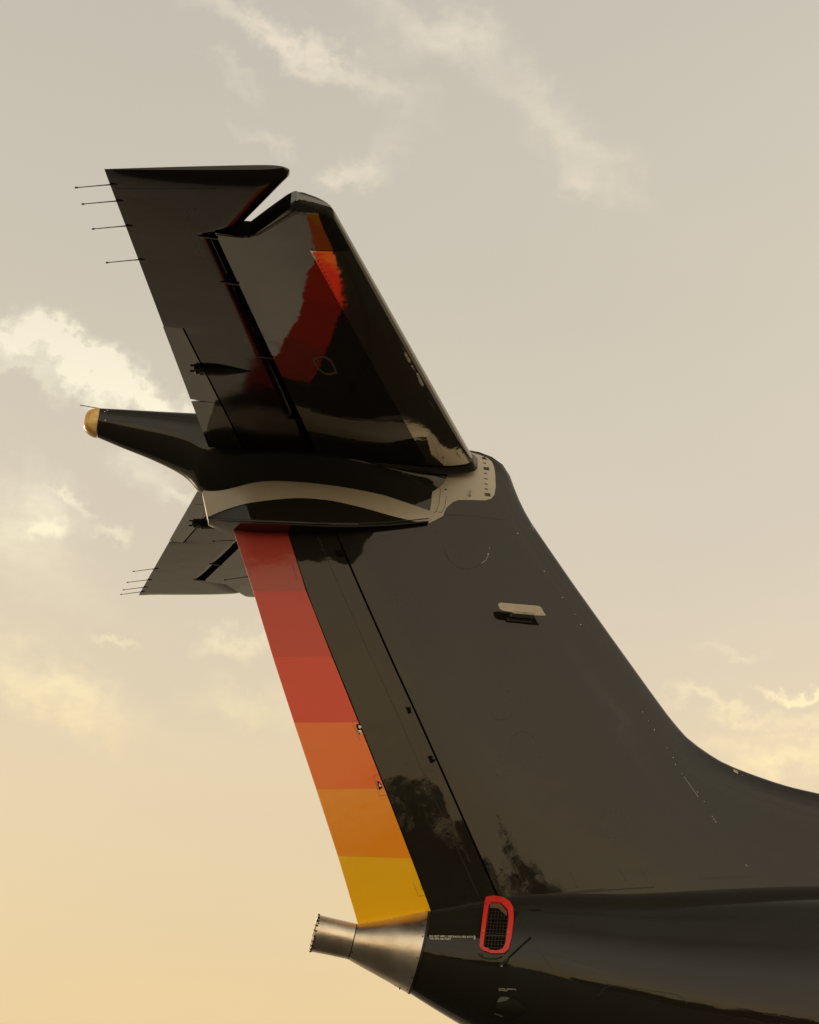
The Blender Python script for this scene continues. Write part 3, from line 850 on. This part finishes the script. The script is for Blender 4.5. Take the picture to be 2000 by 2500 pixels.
bt = spline2(band_top, K); ar = spline2(arch, K); lo = spline2(lowr, K); hwf = [interp([(i, h) for i, h in enumerate(HWF)], j/K)[0] for j in range((len(HWF)-1)*K+1)]
rt_, rm, rl_, ri = [], [], [], []
for a, b, c, h in zip(bt, ar, lo, hwf):
    pa = uy(a[0], a[1], -h*.93); pb = uy(b[0], b[1], -h*1.0); pc = uy(c[0], c[1], -h*.98)
    rt_.append(pa); rm.append(pb); rl_.append(pc)
rin = [Vector((p.x, p.y*.8, p.z+.07)) for p in rt_]
strip_surface('cap_band', [rin, rt_, [a.lerp(b, .5)+Vector((0, -.004, 0)) for a, b in zip(rt_, rm)], rm], M['plate'], cap)
# lower side bulges out a little and rolls under
rows = []
for t, off in ((0, -.004), (.03, .0), (.12, .005), (.35, .015), (.6, .024), (.82, .030), (.93, .032)):
    rows.append([a.lerp(b, t)+Vector((0, -off, 0)) for a, b in zip(rm, rl_)])
rows.append([b+Vector((0, -.026, 0)) for b in rl_]); rows.append([Vector((b.x, b.y*.45, b.z-.004)) for b in rl_])
capl = strip_surface('cap_side', rows, M['paint'], cap)
mb = MB(); T_ = bvh(capl)
lipp = [Vector((b.x, b.y-.030, b.z+.028)) for b in rl_]
mb.tube(lipp, .0045, 6); mb.tube([Vector((b.x, b.y-.026, b.z+.002)) for b in rl_], .006, 6)
mb.build('cap_lip', M['matt'], cap)
e0, e1 = rt_[0], rl_[0]
mb = MB(); mb.box((e0+e1)/2+Vector((-.002, .004, 0)), Vector((.002, 0, 0)), Vector((0, .006, 0)), (e1-e0)*.47); mb.build('cap_edge_glint', M['cream'], cap)  # cream strip paints in the sunlit line along the aft edge

# ---- light plate with trim marks on the fin under the stabiliser
plate_poly = [(1045, 1279), (1052, 1235), (1058, 1180), (1062, 1120), (1100, 1108), (1146, 1104), (1170, 1111), (1190, 1119), (1201, 1128), (1206, 1140), (1209, 1160), (1210, 1190), (1207, 1208), (1199, 1218), (1186, 1222),
              (1120, 1221), (1106, 1226), (1092, 1238), (1085, 1250), (1082, 1260), (1064, 1270)]
plate = add_panel('trim_plate', TF, plate_poly, .0045, M['plate'], fin, 9)
plate['label'] = 'light grey plate with dark trim marks'
TPl = bvh(plate)
def zq(x, y): return (1000+x*.26087, 1050+y*.26087)
for (a, b, c, d) in ((678, 252, 735, 276), (687, 303, 716, 314), (692, 346, 747, 375), (695, 399, 726, 410), (693, 450, 730, 461), (700, 499, 731, 510), (702, 545, 732, 558), (703, 588, 758, 619)):
    q = [zq(a, b), zq(c-3, b+3), zq(c, d+3), zq(a+3, d-5)]
    add_panel('trim_mark', TPl, q, .0016, M['seam'], fin, 6, smooth=False)
mb = MB()
ribbon(mb, TPl, [zq(245, 765), zq(275, 700), zq(290, 560), zq(280, 530)], .004); ribbon(mb, TPl, [zq(250, 765), zq(300, 770), zq(330, 720), zq(345, 620)], .004)
ribbon(mb, TPl, [zq(158, 790), zq(178, 862)], .004); ribbon(mb, TPl, [zq(150, 790), zq(210, 785), zq(245, 765)], .004)
mb.each('plate_seam', M['seam'], fin)
mb = MB(); q = hit(TPl, *zq(340, 556)); mb.disc(q[0], q[1], .009, .004, 10); mb.build('plate_hole', M['black'], fin)
mb = MB(); q = hit(TPl, *zq(575, 590)); mb.box(q[0]+q[1]*.008, Vector((.006, 0, -.004)), Vector((0, .012, 0)), Vector((.007, 0, .028))); mb.build('plate_stud', M['plate'], fin)

# ---- seams, rivets and panels on the fin
def C3(x, y): return (650+x*.4058, 1000+y*.4058)
def C4(x, y): return (600+x*.4058, 1600+y*.4058)
def C6(x, y): return (1200+x*.46377, 1600+y*.46377)
mb = MB()
ribbon(mb, TF, [(1050, 1277), (1068, 1269), (1086, 1258), (1104, 1256.5), (1150, 1259), (1240, 1270)], .009)
ribbon(mb, TF, ell_pts(1140, 1332, 54, 57, 18, 0, 25, 175), .004)
ribbon(mb, TF, ell_pts(*C6(165, 470), 31, 32, 14, 0, 170, 340), .003)
ribbon(mb, TF, ell_pts(*C6(55, 240), 33, 47, 12, 0, 40, 140), .003)
ribbon(mb, TF, [C6(1190, 742), C6(1320, 645)], .004)
ribbon(mb, TF, [(1216, 2196), (1300, 2188), (1400, 2180), (1500, 2172), (1600, 2166)], .012)
mb.each('panel_seam', M['seam'], fin)
mb = MB()
dots(mb, TF, [C3(*p) for p in ((810, 1075), (852, 1073), (883, 1099), (903, 1138), (925, 1178), (927, 1220), (903, 1248), (860, 1262), (828, 1225), (809, 1186), (789, 1146), (785, 1107))])
dots(mb, TF, [C3(*p) for p in ((1415, 1378), (1457, 1372), (1495, 1395), (1518, 1433), (1520, 1473), (1487, 1503), (1440, 1460), (1400, 1420), (1355, 1662), (1412, 1660), (1453, 1697), (1320, 1705))])
dots(mb, TF, [C6(*p) for p in ((137, 411), (188, 411), (228, 443), (250, 490), (254, 534), (222, 577), (173, 576), (133, 545), (108, 500), (107, 450))])
dots(mb, TF, [C6(*p) for p in ((30, 490), (47, 530), (65, 568), (83, 604), (68, 640), (38, 645), (28, 632), (10, 590), (46, 155), (86, 190), (108, 230), (115, 275), (100, 310), (70, 325), (30, 322))])
dots(mb, TF, ell_pts(*C6(640, 890), 32, 34, 14), .006)
dots(mb, TF, line_pts(*C6(45, 935), *C6(175, 1230), 11)); dots(mb, TF, line_pts(*C6(110, 1085), *C6(190, 1240), 9))
dots(mb, TF, line_pts(*C6(415, 1145), *C6(450, 1220), 6)); dots(mb, TF, line_pts(*C6(668, 1120), *C6(708, 1185), 6)); dots(mb, TF, line_pts(*C6(785, 1120), *C6(822, 1182), 6))
dots(mb, TF, line_pts(*C6(1105, 1180), *C6(1380, 1158), 22), .005); dots(mb, TF, line_pts(*C6(1110, 1172), *C6(1380, 1168), 20), .005)
dots(mb, TF, line_pts(*C6(215, 1266), *C6(600, 1228), 46), .006)
dots(mb, TF, line_pts(*C3(510, 825), *C3(800, 735), 20), .004)
dots(mb, TF, [(1060+i*19, 1288-(i*1.2)) for i in range(4)]+[(1066, 1297), (1062, 1310), (1059, 1326), (1162, 1288), (1178, 1262), (1112, 1253), (1139, 1263), (1108, 1262), (1123, 1263)], .005)
dots(mb, TF, [(1007, 1446), (1015, 1463), (1024, 1479), (1026, 1495)], .005)
o = mb.build('rivets', M['rivet'], fin); o['kind'] = 'stuff'
mb = MB()   # bright chips along the riveted leading edge joint
for p in [C6(794, 299), C6(826, 346), C6(858, 393), C6(925, 487), C6(957, 538), C6(969, 575), C6(1003, 623), C6(1085, 720), C6(1120, 770), C6(1240, 1254), C6(1321, 632), (1195, 1338), (1297, 1286), (1302, 1289), (1294, 1291), (1302, 1293), (1299, 1284), (1264, 1302), (1329, 1395), (1374, 1459), (1192, 1352), (1404, 1500), (1418, 1525)]:
    q = hit(TF, *p)
    if q: mb.disc(q[0], q[1], random.uniform(.003, .0055), .002, 6)
for a, b in ((C6(1015, 640), C6(1090, 748)), (C6(1160, 846), C6(1187, 885)), (C6(1338, 1100), C6(1348, 1114))):
    k = 13 if a[0] < 1700 and b[1] < 1950 else 3
    for i in range(k):
        t = i/k; p0_ = (a[0]+(b[0]-a[0])*t, a[1]+(b[1]-a[1])*t); p1_ = (a[0]+(b[0]-a[0])*(t+.6/k), a[1]+(b[1]-a[1])*(t+.6/k)); ribbon(mb, TF, [p0_, p1_], .0035, .002)
q = spline2([C3(1338, 865), C3(1332, 885), C3(1318, 908), C3(1296, 925)], 4); ribbon(mb, TF, q, .003, .002)
o = mb.build('paint_chips', M['scratch'], fin); o['kind'] = 'stuff'
b_ = MB(); q = hit(TF, *C6(1285, 582)) or hit(TF, 1796, 1884)
if q: b_.box(q[0], Vector((.02, 0, -.008)), Vector((0, .01, 0)), Vector((0, 0, .012))); b_.build('spine_lug', M['plate'], fin)

# rudder details
mb = MB()
ribbon(mb, TR, [(772, 1302), (790, 1345), (875, 1536), (904, 1600), (975, 1754), (1050, 1925), (1110, 2058), (1168, 2186)], .0035)
ribbon(mb, TR, [C3(405, 700), C3(470, 870)], .004)
mb.each('panel_seam', M['seam'], rudder)
mb = MB(); dots(mb, TR, line_pts(778, 1312, 800, 1362, 6)+[(772, 1301), (786, 1340), (1169, 2205)], .005, .003); mb.build('rivets', M['rivet'], rudder)['kind'] = 'stuff'
T3 = bvh(*bands, rudder)
def block_on(tree, poly, off, m, name, parent): return add_panel(name, tree, poly, off, m, parent, 8, smooth=False)
T2 = bvh(rudder, fin)
block_on(T2, [C4(962, 312), C4(1000, 303), C4(1020, 340), C4(978, 352)], .010, M['gap'], 'hinge_cover', rudder)
block_on(T2, [C4(1094, 610), C4(1135, 598), C4(1153, 638), C4(1112, 648)], .010, M['gap'], 'hinge_cover', rudder)
block_on(T2, [C3(415, 850), C3(450, 842), C3(470, 880), C3(432, 884)], .012, M['gap'], 'hinge_cover', rudder)
ribs = [([C4(663, 416), C4(690, 412), C4(712, 474), C4(682, 476)], 2), ([C4(790, 757), C4(815, 750), C4(836, 803), C4(803, 810)], 1)]
for poly, k in ribs:
    o = block_on(T3, poly, .004, M['gap'], 'hinge_cutout', tab)
    b_ = MB(); To = bvh(o)
    xs = sum(p[0] for p in poly)/4; ys = sum(p[1] for p in poly)/4
    for i in range(k):
        dy = (i-.5*(k-1))*13
        q = [(xs-4, ys+dy-4), (xs+3, ys+dy-5), (xs+4, ys+dy+2), (xs+1, ys+dy+5), (xs-3, ys+dy+4)]
        v, f = panel(To, q, .002, 4); b_.add(v, f)
    b_.each('hinge_bracket', M['white'], tab)
block_on(T3, [C4(1050, 1380), C4(1066, 1380), C4(1082, 1411), C4(1066, 1411)], .006, M['black'], 'hinge_cutout', tab)
mb = MB()
for pts in ([C4(1055, 1355), C4(1010, 1370), C4(1040, 1450), C4(1078, 1445)], [C4(800, 715), C4(770, 730), C4(805, 845), C4(850, 840)], [C4(665, 390), C4(640, 400), C4(690, 515), C4(720, 505)],
            [C3(160, 930), C3(185, 1025), C3(222, 1018)]):
    ribbon(mb, TT, pts, .0022, .001)
mb.each('panel_seam', M['seam'], tab)
for (x0, y0, x1, y1) in ((574, 1319, 518, 1321.5), (606, 1408, 546, 1416)):
    b_ = MB(); a = uy(x0, y0); b = uy(x1, y1); b_.tube([a, a.lerp(b, .8), b], [.0045, .003, .003], 6); b_.tube([b.lerp(a, .0), b.lerp(a, .12)], .006, 6); b_.build('static_wick', M['wick'], tab)

# ---- blade antenna
ant = MB()
def ZA(x, y): return C3(x, y)
h0 = hit(TF, *ZA(1545, 1235)); yb = h0[0].y
P = lambda x, y, yy: uy(*ZA(x, y), yy)
yo = yb-.13
blade = [(1398, 1180), (1396, 1168), (1412, 1161), (1640, 1181), (1655, 1190), (1683, 1240), (1620, 1238), (1480, 1218), (1425, 1210), (1408, 1200)]
# flat blade standing off the fin: outline in a plane parallel to the fin, with thickness
outl = [P(x, y, yo) for x, y in blade]
root = [Vector((p.x, yb-.035, p.z)) for p in outl]
c_ = sum(outl, Vector((0, 0, 0)))/len(outl)
vs = [p for p in outl]+[Vector((p.x, p.y+.014, p.z)) for p in outl]
k = len(outl); ant.add(vs, [tuple(range(k)), tuple(range(2*k-1, k-1, -1))]+[(i, k+i, k+(i+1) % k, (i+1) % k) for i in range(k)])
antenna = empty('blade_antenna'); antenna.parent = PLANE
ant.build('blade', M['cream'], antenna)
b_ = MB()
a0, a1 = P(1478, 1228, yo+.05), P(1612, 1240, yo+.05)
mid = (a0+a1)/2; hx = Vector(((a1.x-a0.x)/2, 0, (a1.z-a0.z)/2))
b_.box(Vector((mid.x, (yo+yb)/2, mid.z)), hx, Vector((0, (yb-yo)/2, 0)), Vector((0, 0, .010))); b_.build('mast', M['cream'], antenna)
b_ = MB(); b_.box(Vector((mid.x-.02, yb-.006, mid.z-.03)), hx*1.15, Vector((0, .016, 0)), Vector((0, 0, .02))); b_.build('blade_reflection', M['black'], antenna)  # black box stands in for the blade's reflection in the glossy fin

# ---- near stabiliser details
def K1(x, y): return (150+x*.43478, 380+y*.43478)
stab, el, lesk = trees_near[-1]
oval_o = [K1(*p) for p in ((1407, 1138), (1440, 1124), (1480, 1122), (1515, 1145), (1540, 1190), (1550, 1222), (1512, 1231), (1480, 1228), (1440, 1200), (1418, 1165))]
cxo = sum(p[0] for p in oval_o)/10; cyo = sum(p[1] for p in oval_o)/10
oval_i = [(cxo+(x-cxo)*.8, cyo+(y-cyo)*.8) for x, y in oval_o]
o = add_panel('access_ring', TS, oval_o, .002, M['cream'], stab, 6, holes=(oval_i,)); o.data.materials[0] = mat('sealant', (.15, .09, .055), .5)
add_panel('access_cover', TS, oval_i, .0015, M['skin'], stab, 8)
mb = MB(); dots(mb, TS, [((x+cxo*0)+(cxo-x)*.1, y+(cyo-y)*.1) for x, y in oval_o], .004, .004)
rows_ = line_pts(*K1(1408, 525), *K1(1610, 925), 19); dots(mb, TS, rows_, .0045, .004); dots(mb, TS, line_pts(*K1(1100, 450), *K1(1330, 318), 22), .005)
dots(mb, TS, line_pts(*K1(1118, 432), *K1(1335, 305), 22), .004)
o = mb.build('rivets', M['seam'], stab); o['kind'] = 'stuff'
mb = MB(); dots(mb, TE_, [K1(*p) for p in ((780, 475), (760, 505), (775, 545), (785, 572), (800, 585), (868, 182), (622, 181), (745, 180), (706, 320), (712, 348), (750, 300), (808, 302), (837, 335))], .004, .002)
o = mb.build('rivets', M['rivet'], el); o['kind'] = 'stuff'
mb = MB()
tline = [(1000, 0)]
p_ = [(390, 800), (450, 802), (590, 1070)]
ribbon(mb, TE_, [K1(265, 183), K1(560, 185), K1(870, 185)], .003)
mb.each('panel_seam', M['seam'], el)
# tip well: rounded rim along the cut-out, its flat wall blackened for recess shade
mb = MB()
well = [(612, 572), (640, 562), (720, 507)]
ribbon(mb, TS, spline2([(529, 572), (575, 578), (612, 577), (640, 565), (714, 517), (722, 505)], 4), .012, .003, 8)
mb.build('well_rim', M['dsteel'], stab)
# leading-edge inspection marker
v = [(1019, 910), (1024, 912), (1037, 938), (1033, 942), (1026, 932)]
q = [(x-2, y+1) for x, y in v]
try: add_panel('ice_light', TS, q, .004, M['white'], stab, 4)
except Exception as e: print('ice', e)

# ---- fuselage details
def C5(x, y): return (700+x*.34783, 2050+y*.34783)
guard = empty('inlet_guard'); 
thing(guard, 'red framed mesh guard over the air inlet on the dark tail cone', 'inlet guard')
outer = [C5(*p) for p in ((1392, 452), (1400, 425), (1425, 410), (1470, 410), (1530, 422), (1570, 450), (1592, 490), (1595, 560), (1580, 690), (1558, 775), (1525, 802), (1440, 800), (1385, 785), (1362, 765), (1357, 735), (1368, 640))]
inner = [C5(*p) for p in ((1440, 460), (1500, 462), (1545, 510), (1550, 560), (1530, 730), (1512, 764), (1475, 775), (1420, 768), (1393, 745), (1397, 700), (1415, 560), (1425, 480))]
icx = sum(p[0] for p in inner)/len(inner); icy = sum(p[1] for p in inner)/len(inner)
inner = [(icx+(x-icx)*1.12, icy+(y-icy)*1.05) for x, y in inner]
rim = add_panel('rim', TB, outer, .020, M['red'], guard, 5, holes=(inner,), sharp=50)
bv = rim.modifiers.new('bevel', 'BEVEL'); bv.width = .004; bv.segments = 2; bv.limit_method = 'ANGLE'; bv.angle_limit = math.radians(40)
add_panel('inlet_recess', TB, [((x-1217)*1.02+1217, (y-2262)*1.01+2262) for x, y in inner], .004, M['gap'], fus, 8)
mbm = MB()
cxi, cyi = 1215, 2263
for i in range(13):
    y = 2211+i*8.6
    xs = [x for x in range(1180, 1245) if inside((x, y), inner)]
    if xs: ribbon(mbm, TB, [(xs[0], y), (xs[-1], y+2)], .0022, .014, 8)
for i in range(7):
    x = 1190+i*8
    yy = [y for y in range(2205, 2322) if inside((x-(y-2262)*.12, y), inner)]
    if yy: ribbon(mbm, TB, [(x-(yy[0]-2262)*.12, yy[0]), (x-(yy[-1]-2262)*.12, yy[-1])], .0022, .012, 10)
mbm.build('wire_mesh', mat('wire', (.07, .052, .036), .5, metal=.3), guard)
mbm = MB()
for (a, b) in ((C5(1420, 568), C5(1545, 570)), (C5(1405, 678), C5(1535, 682))): ribbon(mbm, TB, [a, b], .006, .018, 10)
mbm.each('cross_bar', M['matt'], guard)
g2 = [C5(*p) for p in ((1432, 462), (1500, 460), (1548, 515), (1545, 545), (1490, 492), (1430, 488))]
add_panel('foam_strip', TB, g2, .016, mat('brown_foam', (.12, .07, .045), .8), guard, 6)
flap = [C5(*p) for p in ((1400, 428), (1440, 412), (1470, 418), (1468, 432), (1432, 440), (1418, 470), (1400, 470))]
add_panel('tab', TB, flap, .028, M['red'], guard, 5)
add_panel('latch', TB, [C5(*p) for p in ((1372, 755), (1425, 770), (1422, 792), (1380, 782))], .025, M['red'], guard, 5)
mb = MB(); pts = [hit(TB, *C5(*p)) for p in ((1345, 800), (1362, 822), (1410, 836), (1470, 836), (1515, 820))]
mb.tube([h[0]+h[1]*.01 for h in pts], .0045, 6); h = hit(TB, *C5(1362, 810)); mb.disc(h[0], h[1], .014, .01, 10); mb.build('lanyard', M['black'], guard)
mb = MB()
for p in ((1385, 650), (1557, 660)):
    h = hit(TB, *C5(*p)); mb.disc(h[0]+h[1]*.020, h[1], .010, .004, 10)
mb.each('screw', mat('pale_red', (.7, .12, .08), .3), guard)

mb = MB()
ribbon(mb, TB, [C5(1620, 520), C5(1715, 690)], .004); ribbon(mb, TB, [C6(205, 1482), C6(325, 1660)], .004)
ribbon(mb, TB, spline2([C6(560, 1795), C6(600, 1750), C6(660, 1738), C6(800, 1762), C6(940, 1780), C6(1000, 1800), C6(1030, 1835)], 4), .006)
ribbon(mb, TB, [(1050, 2229), (1130, 2217), (1215, 2203)], .005)
mb.each('panel_seam', M['seam'], fus)
mb = MB(); pts = [hit(TB, *C5(*p)) for p in ((1712, 688), (1600, 790), (1495, 888))]
mb.tube([h[0]+h[1]*.012 for h in pts], .007, 6); mb.build('drain_tube', M['black'], fus)
mb = MB(); pts = [hit(TB, *C5(*p)) for p in ((1560, 828), (1545, 850), (1520, 886))]
mb.tube([h[0]+h[1]*.01 for h in pts], [.004, .012, .004], 6); mb.build('drain_fitting', M['black'], fus)
mb = MB(); h = hit(TB, *C5(1508, 884)); mb.disc(h[0], h[1], .012, .006, 8)
h = hit(TB, *C5(1320, 692)); mb.box(h[0]+h[1]*.006, Vector((.006, 0, -.003)), Vector((0, .008, 0)), Vector((0, 0, .016)))
mb.each('stud', M['plate'], fus)
# generator air outlet: a lifted scoop
sc_poly = [C5(*p) for p in ((1497, 1098), (1540, 1100), (1600, 1118), (1650, 1150), (1682, 1182), (1640, 1180), (1560, 1170), (1480, 1148))]
v = []
vs = []; fs = []
lipN = [hit(TB, *C5(*p)) for p in ((1495, 1095), (1535, 1098), (1580, 1108), (1625, 1130), (1660, 1158), (1685, 1185))]
lowN = [hit(TB, *C5(*p)) for p in ((1462, 1225), (1500, 1236), (1550, 1246), (1600, 1250), (1640, 1240), (1690, 1192))]
for j in range(6):
    for t in (0, .25, .5, .75, 1):
        p = lipN[j][0].lerp(lowN[j][0], t); nn_ = lipN[j][1].lerp(lowN[j][1], t)
        fade = (1-j/5)
        vs.append(p+nn_*(.002+.075*math.sin(math.pi*min(1, t*.9+.05))*fade))
for j in range(5):
    for t in range(4): a = j*5+t; fs.append((a, a+1, a+6, a+5))
scoop = mk('air_outlet_scoop', vs, fs, M['paint'], fus, sharp=70)
sm = scoop.modifiers.new('sub', 'SUBSURF'); sm.levels = 2; sm.render_levels = 2
mb = MB()
dots(mb, TC, [C5(*p) for p in ((978, 562), (955, 681), (918, 830), (882, 968), (850, 1055), (460, 788), (975, 508), (495, 622), (474, 622))], .006, .003)
mb.each('screw', M['dsteel'], cone)
mb = MB(); dots(mb, TP, [C5(*p) for p in ((225, 590), (200, 695), (196, 760))], .006, .003); mb.each('screw', M['dsteel'], pipe)
mb = MB(); h = uy(*C5(790, 1048)); mb.tube([h+Vector((0, 0, .02)), h+Vector((.0, 0, -.006))], .007, 6)
mb.tube([h+Vector((-.04, 0, .03)), h+Vector((.03, 0, -.002))], .006, 6); mb.build('drain_stub', M['dsteel'], cone)

# ---- stencilled writing, laid on the fuselage skin
def stencil(lines, x0, y0, x1, hpx, dyline, slope, name, parent):
    """x0..x1: width of the first line; letters keep their place on the curved skin"""
    MBt = MB(); first = None
    for li, tx in enumerate(lines):
        cu = bpy.data.curves.new('text', 'FONT'); cu.body = tx; cu.size = 1; cu.offset = .010; cu.resolution_u = 2
        ob = bpy.data.objects.new('text', cu); col.objects.link(ob); bpy.context.view_layer.update()
        me = bpy.data.meshes.new_from_object(ob); bpy.data.objects.remove(ob)
        w = max(v.co.x for v in me.vertices)
        if first is None: first = (x1-x0)/w
        vs = []; ok = True
        for v in me.vertices:
            px = x0+v.co.x*first; py = y0+li*dyline+(px-x0)*slope-v.co.y/.72*hpx
            h = hit(TB, px, py); vs.append(h[0]+h[1]*.0015)
        MBt.add(vs, [tuple(p.vertices) for p in me.polygons])
    me = mesh_of(MBt.v, MBt.f, fix=False)
    return link(name, me, M['white'], parent, smooth=False)
stencil(['DO NOT APPLY DEICING FLUIDS INTO', 'THE APU AIR INLET'], *C5(1002, 684), C5(1308, 0)[0], 4.6, 6.0, .02, 'stencil_text', fus)
stencil(['STARTER / GENERATOR', 'AIR OUTLET'], *C5(1490, 1050), C5(1612, 0)[0], 2.9, 3.9, .05, 'stencil_text', fus)

for o in bpy.data.objects:
    if o.type == 'MESH' and not o.data.materials: print('no material', o.name)
print('built in %.1fs' % (time.time()-T0), len(bpy.data.objects), 'objects')
